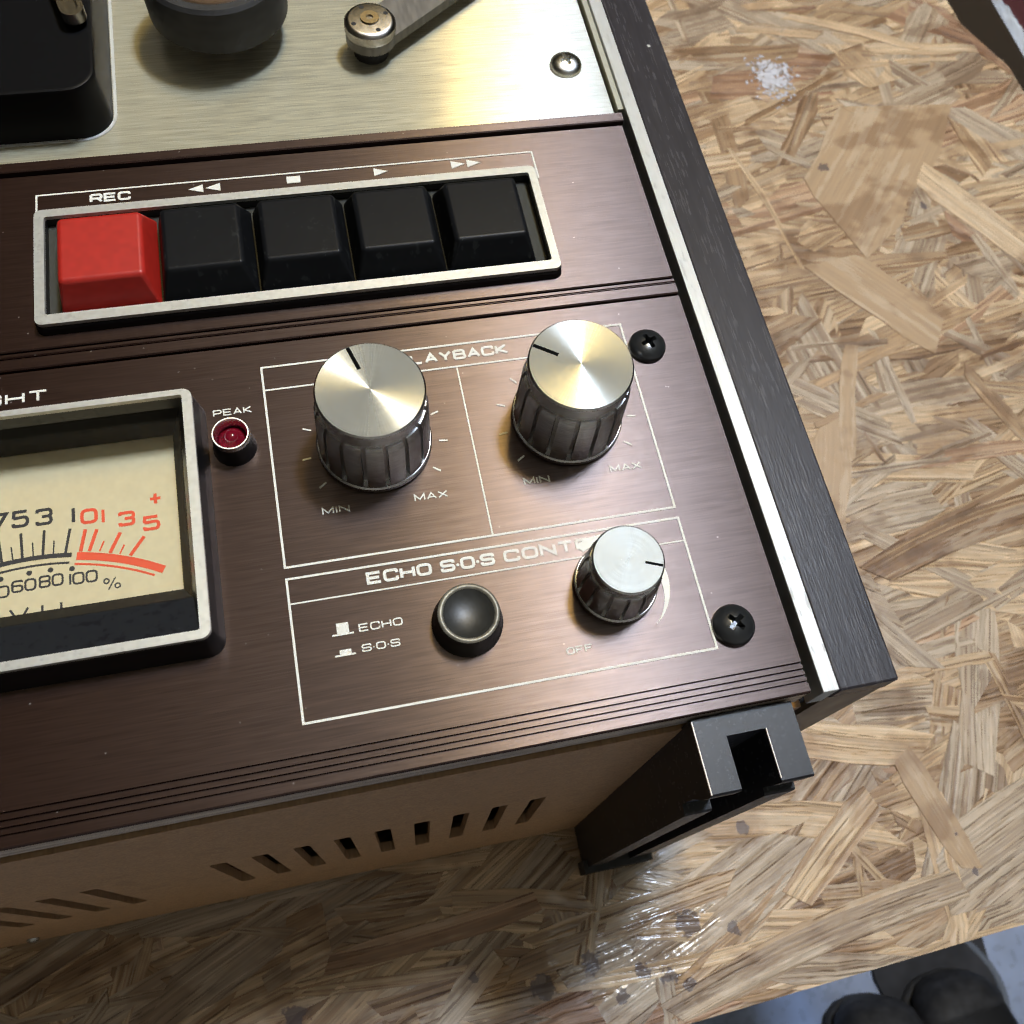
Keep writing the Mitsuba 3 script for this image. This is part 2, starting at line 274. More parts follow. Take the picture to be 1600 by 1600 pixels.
def strand(cx, cy, L, W, ang, z, variant, n=6, ragged=1.0, tilt=(0, 0), ends=None, thick=1.1):
    """A wood strand: irregular outline, bevelled edge, own height and tilt. Returns (vertices, faces, uv) in mm and metres."""
    u = np.linspace(-L / 2, L / 2, n); ca, sa = math.cos(ang), math.sin(ang)
    wl = W / 2 * (1 + ragged * 0.16 * rng.standard_normal(n)); wr = W / 2 * (1 + ragged * 0.16 * rng.standard_normal(n))
    wl[[0, -1]] *= rng.uniform(0.55, 0.95, 2); wr[[0, -1]] *= rng.uniform(0.55, 0.95, 2)
    sk = rng.uniform(-0.5, 0.5, 2) * W
    ul, ur = u.copy(), u.copy(); ul[0] += sk[0]; ur[0] -= sk[0]; ul[-1] += sk[1]; ur[-1] -= sk[1]
    e = 0.28
    top = np.concatenate([np.stack([ul, wl - e], 1), np.stack([ur, -wr + e], 1)]); bot = np.concatenate([np.stack([ul, wl], 1), np.stack([ur, -wr], 1)])
    bot[[0, n], 0] -= e; bot[[n - 1, 2 * n - 1], 0] += e
    bow = rng.uniform(-0.0016, 0.0016)
    def lift(q, dz):
        q = np.concatenate([q, np.zeros((len(q), 1))], 1); q[:, 2] = z + dz + q[:, 0] * tilt[0] + q[:, 1] * tilt[1]
        x, y = q[:, 0] * ca - (q[:, 1] + bow * q[:, 0] ** 2) * sa + cx, q[:, 0] * sa + (q[:, 1] + bow * q[:, 0] ** 2) * ca + cy
        ab = to_bench(np.stack([x, y], 1)); ab[:, 1] = np.maximum(ab[:, 1], 0.0)
        ab[:, 0] = np.minimum(ab[:, 0], np.where(ab[:, 1] > NOTCH_B, A_NOTCH, A_RIGHT))
        xy = from_bench(ab); return np.stack([xy[:, 0], xy[:, 1], q[:, 2]], 1)
    v = np.vstack([lift(top, 0), lift(bot, -thick)])
    off = rng.uniform(0, 3.0)
    uv = np.vstack([np.stack([variant + 0.25 + top[:, 0] * MM, top[:, 1] * MM + off], 1), np.stack([variant + 0.25 + bot[:, 0] * MM, bot[:, 1] * MM + off], 1)])
    f = []
    for i in range(n - 1):
        f += [[i, n + i, n + i + 1], [i, n + i + 1, i + 1]]
    ring = list(range(n)) + list(range(2 * n - 1, n - 1, -1))
    for i in range(len(ring)):
        a, b = ring[i], ring[(i + 1) % len(ring)]
        f += [[a, b, b + 2 * n], [a, b + 2 * n, a + 2 * n]]
    return v, np.array(f), uv
strands = []
def wanted(x, y):
    a, b = to_bench((x, y))
    if b < -2 or a > A_RIGHT + 2 or (b > NOTCH_B and a > A_NOTCH + 2): return False
    return (x > 92 and -125 < y < 390) or (-150 < x <= 92 and -125 < y < -30)
while len(strands) < 1900:
    x, y = rng.uniform(-150, 440), rng.uniform(-120, 390)
    if not wanted(x, y): continue
    big = rng.random() < 0.46
    L, W = (rng.uniform(55, 130), rng.uniform(11, 30)) if big else (rng.uniform(22, 80), rng.uniform(3.0, 10))
    ang = rng.normal(0.12, 0.22) if rng.random() < 0.62 else rng.uniform(-1.57, 1.57)
    level = -1.25 + 0.95 * rng.random() + (0.0 if big else 0.25 * rng.random())
    strands.append((level, L * W, strand(x, y, L, W, ang, TABLE_Z + level, int(rng.integers(0, 60)), tilt=(rng.normal(0, 0.0035), rng.normal(0, 0.008)))))
# strands of the photograph that stand out (variants 60 and up are calm, pale ones)
for (x, y, L, W, ang, var) in [(287, 228, 92, 52, 0.86, 61), (201, -66, 43, 11, -1.31, 61), (145, -97, 112, 10, 0.155, 7), (150, -91, 96, 4, 0.15, 12), (265, 150, 60, 26, -0.9, 62), (330, 190, 70, 18, -1.0, 3), (205, 60, 70, 18, 1.15, 62), (255, 35, 90, 14, 0.2, 9), (300, 75, 70, 8, -1.2, 5), (228, 100, 60, 8, 1.2, 61), (170, -35, 74, 15, -0.30, 14), (20, -70, 70, 8, 0.06, 20), (160, -70, 46, 12, 0.60, 25)]:
    strands.append((0.1, 9e3 + L * W, strand(x, y, L, W, ang, TABLE_Z + 0.02, var, ragged=0.35, tilt=(0, 0.001))))
score = np.array([a * (1.0 + 1.2 * (lv + 1.25)) for lv, a, _ in strands])
order = np.argsort(-score)
for i in order[:300]:
    v, f, uv = strands[i][2]; put(bench + '__wood_strand', trimesh.Trimesh(v, f, process=False), 'wood_strand', uv=uv)
V, F, U, k = [], [], [], 0
for i in order[300:]:
    v, f, uv = strands[i][2]; V.append(v); F.append(f + k); U.append(uv); k += len(v)
put(bench + '__small_wood_strands', trimesh.Trimesh(np.vstack(V), np.vstack(F), process=False), 'wood_strand', uv=np.vstack(U), kind='stuff')
# splat of white paint
def crumb(x, y, r):
    n = int(rng.integers(4, 7)); t = np.sort(rng.uniform(0, 2 * np.pi, n)); q = r * rng.uniform(0.5, 1.3, n); return Polygon(np.stack([x + q * np.cos(t) * 1.3, y + q * np.sin(t)], 1)).buffer(0.02)
blob = unary_union([crumb(256 + rng.normal(0, 5.0), 290 + rng.normal(0, 6.2), rng.uniform(.25, 1.5)) for _ in range(420)])
put(bench + '__paint_splat', prism(blob, TABLE_Z - 0.6, TABLE_Z + 0.06), 'white_paint', label='white paint splat on the strand board')

# ------------------------------------------------------------------ lettering: wide square letters drawn as strokes
def rp(pts, r=0.3, closed=False):
    """A path with rounded corners."""
    p = [np.array(q, float) for q in pts]; out = []
    rngi = range(len(p)) if closed else range(1, len(p) - 1)
    if not closed: out.append(p[0])
    for i in rngi:
        a, b, c = p[i - 1], p[i], p[(i + 1) % len(p)]
        la, lc = np.linalg.norm(a - b), np.linalg.norm(c - b); k = min(r, la / 2, lc / 2)
        s, e = b + (a - b) / la * k, b + (c - b) / lc * k
        out += [(1 - t) ** 2 * s + 2 * t * (1 - t) * b + t * t * e for t in np.linspace(0, 1, 6)]
    out.append(out[0] if closed else p[-1]); return out
O_ = [rp([(0, 0), (1, 0), (1, 1), (0, 1)], .34, True)]
GL = {'O': O_, '0': O_, 'E': [[(1, 1), (0, 1), (0, 0), (1, 0)], [(0, .5), (.92, .5)]], 'C': [rp([(1, .68), (1, 1), (0, 1), (0, 0), (1, 0), (1, .32)])],
      'R': [[(0, 0), (0, 1)], rp([(0, 1), (1, 1), (1, .45), (0, .45)]), [(.62, .45), (1, 0)]], 'P': [[(0, 0), (0, 1)], rp([(0, 1), (1, 1), (1, .42), (0, .42)])],
      'A': [[(0, 0), (.5, 1), (1, 0)], [(.2, .3), (.8, .3)]], 'K': [[(0, 0), (0, 1)], [(.95, 1), (.1, .48), (1, 0)], [(0, .48), (.1, .48)]], 'L': [[(0, 1), (0, 0), (.95, 0)]],
      'Y': [[(0, 1), (.5, .45), (1, 1)], [(.5, .45), (.5, 0)]], 'B': [[(0, 0), (0, 1)], rp([(0, 1), (.95, 1), (.95, .52), (0, .52)], .24), rp([(0, .52), (1, .52), (1, 0), (0, 0)], .24)],
      'M': [[(0, 0), (0, 1), (.55, .15), (1.1, 1), (1.1, 0)]], 'I': [[(0, 0), (0, 1)]], '1': [[(0, 0), (0, 1)]], 'N': [[(0, 0), (0, 1), (1, 0), (1, 1)]], 'X': [[(0, 0), (1, 1)], [(0, 1), (1, 0)]],
      'S': [rp([(1, .72), (1, 1), (0, 1), (0, .5), (1, .5), (1, 0), (0, 0), (0, .28)], .25)], 'H': [[(0, 0), (0, 1)], [(1, 0), (1, 1)], [(0, .5), (1, .5)]], 'T': [[(0, 1), (1, 1)], [(.5, 1), (.5, 0)]],
      'G': [rp([(1, .70), (1, 1), (0, 1), (0, 0), (1, 0), (1, .46)]) + [(.55, .46)]], 'F': [[(0, 0), (0, 1), (1, 1)], [(0, .5), (.85, .5)]], 'V': [[(0, 1), (.5, 0), (1, 1)]], 'U': [rp([(0, 1), (0, 0), (1, 0), (1, 1)])],
      'D': [rp([(0, 0), (1, 0), (1, 1), (0, 1)], .4) + [(0, 0)]], '5': [[(.95, 1), (0.05, 1), (0, .56)], rp([(0, .56), (1, .62), (1, 0), (0, 0), (0, .2)], .3)],
      '3': [rp([(0, .8), (0, 1), (1, 1), (1, .52), (.35, .52)], .26), rp([(.35, .52), (1, .52), (1, 0), (0, 0), (0, .2)], .26)], '7': [[(0, 1), (1, 1), (.35, 0)]],
      '6': [rp([(.95, .85), (.95, 1), (0, 1), (0, 0), (1, 0), (1, .55), (0, .55)], .28)], '8': [rp([(0, .52), (0, 1), (1, 1), (1, .52)], .26, True), rp([(0, .52), (0, 0), (1, 0), (1, .52)], .28, True)],
      '4': [[(.75, 0), (.75, 1), (0, .3), (1, .3)]], '+': [[(0, .5), (1, .5)], [(.5, 0), (.5, 1)]], '.': []}
NARROW = {'I': 0.0, '1': 0.0, '.': 0.0, 'M': 1.1}
def lettering(text, x0, x1, base, height, weight=0.2, gap=0.42):
    """Flat lettering between x0 and x1 on the line y = base, as a shapely shape."""
    adv, x = [], 0.0
    for c in text:
        if c == ' ': x += 0.75; continue
        adv.append((c, x)); x += NARROW.get(c, 1.0) + gap
    total = x - gap; sx = (x1 - x0 - weight * height) / total if total > 1e-6 else 0.0; sh = []
    for c, ax in adv:
        if c == '.':
            sh.append(Point(x0 + weight * height / 2 + ax * sx, base + height * 0.45).buffer(weight * height * 0.55, 4)); continue
        for path in GL[c]:
            q = [(x0 + weight * height / 2 + (ax + a) * sx, base + weight * height / 2 + b * height * (1 - weight)) for a, b in path]
            sh.append(LineString(q).buffer(weight * height / 2, cap_style=2, join_style=2, mitre_limit=2))
    return unary_union(sh)

# ------------------------------------------------------------------ the tape recorder
deck = thing('tape_recorder', 'vintage reel tape recorder with maroon brushed panel lying on its back on strand board', 'tape recorder')
D = deck + '__'
XL, XR = -135.0, 95.9
# control panel: one profile along x with its grooves
def grooved(y0, y1, cuts, z=0.0, bottom=-1.5):
    prof = [(y0, bottom), (y0, z - 0.25), (y0 + 0.25, z)]
    for c, w, d in cuts:
        prof += [(c - w / 2, z), (c - w / 2 + 0.06, z - d), (c + w / 2 - 0.06, z - d), (c + w / 2, z)]
    return prof + [(y1 - 0.25, z), (y1, z - 0.25), (y1, bottom)]
def mani(m): return m3.Manifold(m3.Mesh(np.array(m.vertices, np.float32), np.array(m.faces, np.uint32)))
def untri(m):
    g = m.to_mesh(); return trimesh.Trimesh(np.array(g.vert_properties[:, :3], float), np.array(g.tri_verts), process=False)
def holed(m): return untri(mani(m) - m3.Manifold.cube((60, 52, 20)).translate((-75, -13, -14)))
panel = put(D + 'control_panel', cat(holed(extrude_x(grooved(-42.6, 52.4, [(-40.5, .5, .7), (-39.3, .5, .7), (-38.05, .5, .7), (-36.75, .55, .7)], bottom=-1.5), XL, XR)),
    extrude_x(grooved(52.75, 56.0, [(55.55, .3, .4)], 0.35), XL, XR), extrude_x([(56.05, -1.5), (56.05, .1), (56.2, .25), (56.8, .25), (56.95, .1), (56.95, -1.5)], XL, XR)), 'maroon_anodised', uv=uv_x)
put(D + 'key_panel', cat(extrude_x(grooved(57.6, 105.7, []), XL, XR), extrude_x(grooved(106.7, 109.6, [], 0.5), XL, 96.6)), 'maroon_anodised', uv=uv_x)
put(D + 'panel_backing', holed(bx(XL, 96.4, -41.8, 111, -3.0, -1.6)), 'groove_dark')
put(D + 'panel_edge', extrude_x([(-42.45, -8.2), (-42.6, -8.0), (-42.6, -1.7), (-42.3, -1.55), (-40.8, -1.6), (-40.8, -8.2)], XL, 95.6), 'raw_edge', label='bare metal front edge of the maroon panel')
# printed lines and words on the panel
def ink(shape, z=0.0, bsdf='white_ink', key=None, t=0.2): return put(key or panel + '__printed_legend', prism(shape, z + 0.03, z + t), bsdf)
def line(*pts, w=0.46): return LineString(pts).buffer(w / 2, cap_style=3, join_style=2)
ink(unary_union([line((0, -0.15), (0, 46.1), (80, 46.1), (80, -0.15), (0, -0.15)), line((0, 40.4), (80, 40.4), w=.4), line((41.3, 40.4), (41.3, -0.1), w=.32)]), key=panel + '__printed_frame')
ink(unary_union([line((0, -2.6), (80, -2.6), (80, -30.9), (0, -30.9), (0, -2.6)), line((0, -7.75), (80, -7.75), w=.32)]), key=panel + '__printed_frame')
ink(lettering('PLAYBACK', 28.4, 53.3, 42.15, 2.55, .22, .38)); ink(lettering('ECHO', 15.1, 28.0, -6.35, 2.6, .235, .36)); ink(lettering('S.O.S', 29.7, 40.7, -6.35, 2.6, .235, .36)); ink(lettering('CONTROL', 42.5, 68.2, -6.35, 2.6, .225, .36))
ink(lettering('ECHO', 12.3, 20.7, -15.5, 1.6, .18, .36)); ink(lettering('S.O.S', 12.3, 19.6, -19.5, 1.5, .18, .36)); ink(lettering('OFF', 50.6, 55.8, -27.0, 1.4, .17, .4))
for dx in (0, 41.5): ink(lettering('MIN', 8.5 + dx, 14.0 + dx, 9.8, 1.6, .17, .34)); ink(lettering('MAX', 27.1 + dx, 34.0 + dx, 9.8, 1.6, .17, .34))
ink(lettering('RIGHT', -61.5, -43.2, 44.6, 2.7, .19, .36)); ink(lettering('PEAK', -10.8, -2.9, 35.55, 1.6, .18, .36))
ink(unary_union([sbox(7.2, -15.55, 11.3, -15.2), sbox(8.15, -15.3, 10.45, -13.1)]), key=panel + '__printed_symbol'); ink(unary_union([sbox(7.2, -19.65, 11.1, -19.3), sbox(8.15, -19.4, 10.35, -18.4)]), key=panel + '__printed_symbol')
for cx, cy, a0 in ((21.1, 24.66, 215), (62.3, 24.33, 215)):
    ts = []
    for i in range(10):
        t = math.radians(a0 - 27.8 * i); ts.append(LineString([(cx + 13.4 * math.cos(t), cy + 13.4 * math.sin(t)), (cx + 15.2 * math.cos(t), cy + 15.2 * math.sin(t))]).buffer(.17, cap_style=2))
    ink(unary_union(ts), key=panel + '__printed_scale')
sw = [(63.2 + r * math.cos(t), -14.8 + r * math.sin(t)) for t, r in [(math.radians(a), 11.2 - 0.0 * a) for a in np.linspace(-56, 120, 40)]]
sw += [(63.2 + r * math.cos(t), -14.8 + r * math.sin(t)) for t, r in [(math.radians(a), 11.2 - 1.9 * min(max((a + 56) / 60, 0), 1)) for a in np.linspace(120, -56, 40)]]
ink(Polygon(sw).buffer(0), key=panel + '__printed_symbol')
kp = D + 'key_panel'
ink(unary_union([line((-45, 91), (-45, 99.3), (70.8, 99.3), (70.8, 91), w=.4)]), key=kp + '__printed_frame')
ink(lettering('REC', -33.5, -24.5, 95.75, 2.6, .235, .36), key=kp + '__printed_legend')
tri = lambda x, s, y=97.3, w=3.4, h=1.2: Polygon([(x, y), (x - s * w, y + h), (x - s * w, y - h)])
for shp in (unary_union([tri(-11.7, -1, 97.1), tri(-7.8, -1, 97.1)]), sbox(10.9, 96.25, 14.1, 98.3), tri(34.9, 1), unary_union([tri(53.7, 1, 97.4), tri(57.6, 1, 97.4)])): ink(shp, key=kp + '__printed_symbol')

# top plate
def rr(x0, x1, y0, y1, r): return sbox(x0 + r, y0 + r, x1 - r, y1 - r).buffer(r, 10)
put(D + 'top_plate', prism(sbox(XL, 110.2, 95.8, 260), -4.5, -2.0), 'brushed_aluminium', uv=uv_x, label='brushed aluminium top plate')
lip = rr(-110, -26.9, 117.0, 255, 8).difference(rr(-109, -27.6, 117.7, 254, 7.5))
put(D + 'top_plate__raised_lip', prism(lip, -2.0, -1.75), 'trim_aluminium', uv=uv_x)
# side trim, gap and cheek
put(D + 'side_trim', rbox(98.1, 101.5, -43.3, 262, -9, 0.45, .22), 'trim_aluminium', uv=uv_y, label='bright aluminium strip along the right edge')
put(D + 'side_cheek', cat(trimesh.Trimesh(*(lambda g: (np.array(g.vert_properties[:, :3], float), np.array(g.tri_verts)))(rbox(101.55, 114.2, -43.5, 262, -6.0, 0.3, .45).to_mesh()), process=False)), 'dark_vinyl', uv=uv_y, label='dark wood grain vinyl covered side cheek')
put(D + 'side_cheek__panel_side', bx(101.6, 114.15, -43.2, 262, -159.2, -5.6), 'raw_wood_edge')
put(D + 'top_plate__side_flange', bx(96.5, 97.95, 111.5, 262, -4.4, -0.5), 'flange_grey')
put(D + 'chassis', holed(bx(XL, 98.0, -30, 262, -159.0, -6.0)), 'black_matt')
put(D + 'chassis__side_rail', bx(95.95, 101.4, -41.5, 262, -120, -9.1), 'black_matt')

# bottom cover of hardboard with its slots
cov = sbox(XL, -159.3, 97.5, -10.2)
slots = [(-29.2 + 9.78 * i, -113.5) for i in range(9)] + [(-58.4 - 9.8 * i, -113.5) for i in range(6)]
holes = unary_union([affinity.translate(rr(-2.0, 2.0, -23, 23, .9), x, -91) for x, _ in slots])
m = trimesh.creation.extrude_polygon(cov.difference(holes), 2.6, engine='earcut')
v = m.vertices.copy(); z = v[:, 1]; m.vertices = np.stack([v[:, 0], -43.2 + 0.021 * z + v[:, 2] , z], 1)
m.fix_normals(); put(D + 'bottom_cover', m, 'hardboard', label='brown hardboard cover with rows of vent slots')
put(D + 'bottom_cover__screw', lathe([(0, 0), (1.8, 0), (1.6, .7), (.9, 1.1), (0, 1.2)], 0, 0, 24).apply_transform(trimesh.transformations.rotation_matrix(math.pi / 2, (1, 0, 0))).apply_translation((-99, -46.4, -150)), 'chrome', smooth=40)

# foot rail: a channel along the depth, open to the front
def foot_arm(x0, x1, zstep, y_in):
    prof = [(-43.0, -3.0), (-57.2, -3.0), (-57.6, -3.4), (-57.4, -9), (-56.4, -15), (-56.2, zstep + 0.2), (-58.2, zstep), (-58.6, zstep - .5), (-60.3, -156), (-60.0, -159.4), (-43.0, -159.4)]
    m = trimesh.creation.extrude_polygon(Polygon(prof), x1 - x0, engine='earcut'); v = m.vertices.copy(); m.vertices = np.stack([v[:, 2] + x0, v[:, 0], v[:, 1]], 1)
    m.fix_normals(); return m
foot = D + 'foot_rail'
put(foot, cat(foot_arm(71.9, 77.9, -24, 0), foot_arm(86.0, 92.6, -14, 0), bx(77.85, 86.05, -47.2, -42.8, -159.4, -3.0)), 'foot_plastic', label='black plastic channel shaped foot at the front corner')
put(foot + '__worn_edge', cat(bx(71.78, 72.0, -57.3, -43.4, -3.4, -2.9), bx(85.92, 86.12, -56.8, -47.2, -3.3, -2.88)), 'raw_edge')
put(foot + '__rubber_pad', cat(bx(70.5, 93.5, -62.0, -58.0, -159.4, -149)), 'rubber')

# key bank
kf = D + 'key_frame'
put(kf, prism(rr(-44.6, 69.5, 61.2, 92.1, 1.6).difference(rr(-42.5, 67.65, 63.65, 90.0, .6)), 2.3, 3.3), 'frame_metal', uv=uv_x, label='silver frame around the transport keys')
put(kf + '__skirt', loft([np.array([(x, y, zz) for x, y in rr(-44.7 - o, 69.6 + o, 61.1 - o, 92.2 + o, 1.7 + o).exterior.coords[:-1]]) for zz, o in ((0.02, .45), (1.6, .25), (2.35, 0))], cap=False), 'black_plastic')
put(kf + '__inner_wall', prism(rr(-43.2, 68.3, 63.0, 90.6, .8).difference(rr(-42.4, 67.55, 63.7, 89.9, .5)), -1.0, 2.35), 'black_plastic')
put(kf + '__key_well', bx(-42.8, 67.9, 63.4, 90.3, 0.03, 0.3), 'well_grey')
for i in range(5):
    c = -29.25 + 20.9 * i
    cap = frustum((c - 10.35, c + 10.2, 64.4, 88.0), (c - 8.8, c + 8.5, 67.4, 85.0) if i else (c - 9.1, c + 8.8, 66.9, 84.5), 0.4, 8.3 if i else 8.9, 1.35)
    put(D + ('transport_key' if i else 'record_key'), cap, 'key_black' if i else 'key_red', smooth=35, label=None if i else 'red record key')

# level meter
MX0, MX1, MY0, MY1 = -76.5, -13.5, -14.2, 38.3
lm = D + 'level_meter'
put(lm, prism(rr(MX0, MX1, MY0, MY1, 1.8).difference(rr(MX0 + 1.9, MX1 - 1.9, MY0 + 1.7, MY1 - 1.3, .5)), 6.9, 8.0), 'frame_metal', uv=uv_x, label='square level meter with silver frame and cream dial')
put(lm + '__skirt', loft([np.array([(x, y, zz) for x, y in rr(MX0 - o, MX1 + o, MY0 - o, MY1 + o, 1.9 + o).exterior.coords[:-1]]) for zz, o in ((0.02, 1.3), (4, .7), (7.0, 0.05))], cap=False), 'black_plastic')
def quad_ring(a, b):
    """Four sloped faces from rectangle a to rectangle b: (x0, x1, y0, y1, z)."""
    A, B = ([(q[0], q[2], q[4]), (q[1], q[2], q[4]), (q[1], q[3], q[4]), (q[0], q[3], q[4])] for q in (a, b))
    v = np.array(A + B, float); f = []
    for i in range(4):
        j = (i + 1) % 4; f += [[i, j, j + 4], [i, j + 4, i + 4]]
    return trimesh.Trimesh(v, f, process=False)
R0, R1, R2, R3 = (MX0 + 1.85, MX1 - 1.85, MY0 + 1.65, MY1 - 1.25, 7.5), (-73.4, -16.9, -4.4, 37.0, 3.4), (-73.2, -17.1, -4.1, 36.95, 2.9), (-69.0, -20.5, 1.7, 36.9, -7.2)
put(lm + '__funnel', quad_ring(R0, R1), 'bezel_black'); put(lm + '__inner_wall', cat(quad_ring(R1, R2), quad_ring(R2, R3)), 'wall_matt')
put(lm + '__dial', bx(-71, -18.5, -2, 38, -8.6, -7.7), 'dial_paper', label='cream dial printed with the level scale')
put(lm + '__pane', trimesh.Trimesh([(-73.4, -4.1, 3.1), (-16.95, -4.1, 3.1), (-16.95, 37.0, 3.1), (-73.4, 37.0, 3.1)], [[0, 1, 2], [0, 2, 3]], process=False), 'clear_pane')
AC = (-46.3, -38.3)
def arc(r0, r1, x0, x1, skew=0.0):
    t0, t1 = (math.acos((x - AC[0]) / r1) for x in (x0, x1)); ts = np.linspace(t0, t1, 30)
    return Polygon([(AC[0] + r1 * math.cos(t), AC[1] + r1 * math.sin(t)) for t in ts] + [(AC[0] + r0 * math.cos(t), AC[1] + r0 * math.sin(t)) for t in ts[::-1]])
def ticks(ls, w): return [LineString(l).buffer(w / 2, cap_style=2) for l in ls]
ZD, ZS = -7.7, (CAM[2] + 7.7) / (CAM[2] + 1.0)          # the print was measured at one depth and lies at another
blk = [arc(48.1, 49.0, -71, -39.5), arc(46.75, 47.15, -71, -40.0)]
blk += ticks([((-48.79, 15.82), (-48.5, 10.5)), ((-44.5, 15.83), (-44.8, 10.5)), ((-39.74, 15.41), (-40.71, 10.2)), ((-52.86, 15.3), (-52.2, 10.2))], .5) + ticks([((-50.54, 13.24), (-50.22, 10.6)), ((-46.64, 13.58), (-46.53, 10.6)), ((-42.71, 13.35), (-42.89, 10.4))], .25)
blk += [Point(x, y).buffer(.5, 8) for x, y in ((-52.39, 6.9), (-47.28, 7.31), (-43.43, 7.29), (-39.54, 6.9))]
def centred(t, cx, cy, w, h, wt=.17, gap=.35): return lettering(t, cx - w / 2, cx + w / 2, cy - h / 2, h, wt, gap)
blk += [centred('7', -52.75, 19.0, 3.2, 3.7), centred('5', -48.86, 19.0, 3.2, 3.7), centred('3', -44.5, 18.75, 3.2, 3.6), centred('1', -39.1, 18.2, .55, 3.6)]
blk += [centred('40', -53.1, 4.3, 4.6, 2.5, .15, .3), centred('60', -48.25, 4.95, 4.5, 2.5, .15, .3), centred('80', -43.35, 5.1, 4.5, 2.5, .15, .3), centred('100', -37.5, 4.75, 5.2, 2.5, .15, .3)]
blk += [Point(-33.35, 3.25).buffer(.6, 8).difference(Point(-33.35, 3.25).buffer(.33, 8)), Point(-31.35, 2.05).buffer(.6, 8).difference(Point(-31.35, 2.05).buffer(.33, 8)), LineString([(-33.0, 1.5), (-31.7, 3.8)]).buffer(.11)]
blk += [centred('V', -49.1, -1.0, 3.6, 3.2, .13), centred('U', -43.3, -1.0, 3.8, 3.2, .13)]
put(lm + '__scale_print', prism(affinity.scale(unary_union(blk), ZS, ZS, origin=(CAM[0], CAM[1])), ZD + .02, ZD + .1), 'ink_black')
red = [arc(47.5, 49.1, -38.5, -22.3), arc(46.45, 46.85, -39.0, -24.4)]
red += ticks([((-36.9, 14.76), (-37.9, 10.2)), ((-34.78, 14.4), (-36.3, 10.0)), ((-30.43, 13.03), (-32.5, 9.0)), ((-26.03, 11.41), (-28.8, 7.8))], .65) + ticks([((-33.53, 11.66), (-34.4, 9.7)), ((-29.78, 10.3), (-30.7, 8.5))], .28)
red += [centred('0', -36.15, 17.5, 3.3, 3.3, .2), centred('1', -33.5, 17.1, .6, 3.3), centred('3', -29.1, 15.8, 3.2, 3.2, .2), centred('5', -24.5, 14.1, 3.3, 3.2, .2), centred('+', -23.5, 19.3, 2.6, 2.8, .22)]
put(lm + '__red_scale_print', prism(affinity.scale(unary_union(red), ZS, ZS, origin=(CAM[0], CAM[1])), ZD + .03, ZD + .11), 'ink_red')

# peak lamp and round push button
pl = D + 'peak_lamp'
put(pl, lathe([(4.4, 0), (4.3, .8), (3.9, 3.0), (3.75, 4.8), (3.3, 4.8), (3.3, 0)], -7.0, 27.9, 48), 'black_plastic', smooth=40, label='small red peak indicator in a chrome ring')
put(pl + '__ring', lathe([(3.75, 4.6), (3.75, 5.7), (3.6, 6.0), (3.35, 6.0), (3.0, 5.4), (2.85, 3.2), (3.2, 3.2)], -7.0, 27.9, 48), 'chrome', smooth=40)
put(pl + '__lens', lathe([(0, 2.0), (2.9, 2.0), (2.9, 3.4), (2.0, 4.2), (1.55, 5.0), (.9, 5.5), (0, 5.65)], -7.0, 27.9, 32), 'red_lens', smooth=60)
pb = D + 'push_button'
put(pb, lathe([(6.9, 0), (6.9, .7), (6.6, 1.6), (6.2, 4.6), (5.9, 5.9), (5.3, 6.15), (4.75, 5.8), (3.2, 5.2), (1.6, 4.9), (0, 4.8)], 32.9, -17.2, 56), 'button_black', smooth=50, label='round black push button with dished top')
put(pb + '__rim', lathe([(5.9, 5.92), (5.6, 6.2), (5.1, 6.17), (4.85, 5.9), (5.3, 6.1)], 32.9, -17.2, 56), 'worn_rim', smooth=50)

# screws
def phillips(key, x, y, z, r, h, bsdf, turn, label=None):
    prof = [(0, -0.6), (r, -0.6), (r, .25 * h)] + [(r * math.cos(t), .25 * h + .75 * h * math.sin(t)) for t in np.linspace(.12, 1.45, 8)] + [(0, h)]
    d = m3.Manifold.revolve(m3.CrossSection([np.array(prof)]), 40)
    cross = None
    for a in (0, 90):
        w = r * .13; c = m3.Manifold.batch_hull([m3.Manifold.cube((2 * r * .52, 2 * w, .05), True).translate((0, 0, h + .3)), m3.Manifold.cube((2 * r * .2, 1.3 * w, .05), True).translate((0, 0, h * .25))]).rotate((0, 0, a + turn))
        cross = c if cross is None else cross + c
    core = m3.Manifold.cylinder(h, r * .06, r * .28).translate((0, 0, h * .2))
    put(key, (d - cross - core).translate((x, y, z)), bsdf, smooth=30, label=label)
phillips(D + 'panel_screw', 84.5, 39.2, 0, 4.2, 2.9, 'black_screw', 20, 'black cross head screw beside the top right knob')
phillips(D + 'panel_screw', 84.45, -27.1, 0, 4.3, 2.9, 'black_screw', 38, 'black cross head screw above the foot')
phillips(D + 'plate_screw', 86.9, 129.6, -2.0, 4.2, 2.6, 'chrome', 15, 'chrome cross head screw on the brushed top plate')

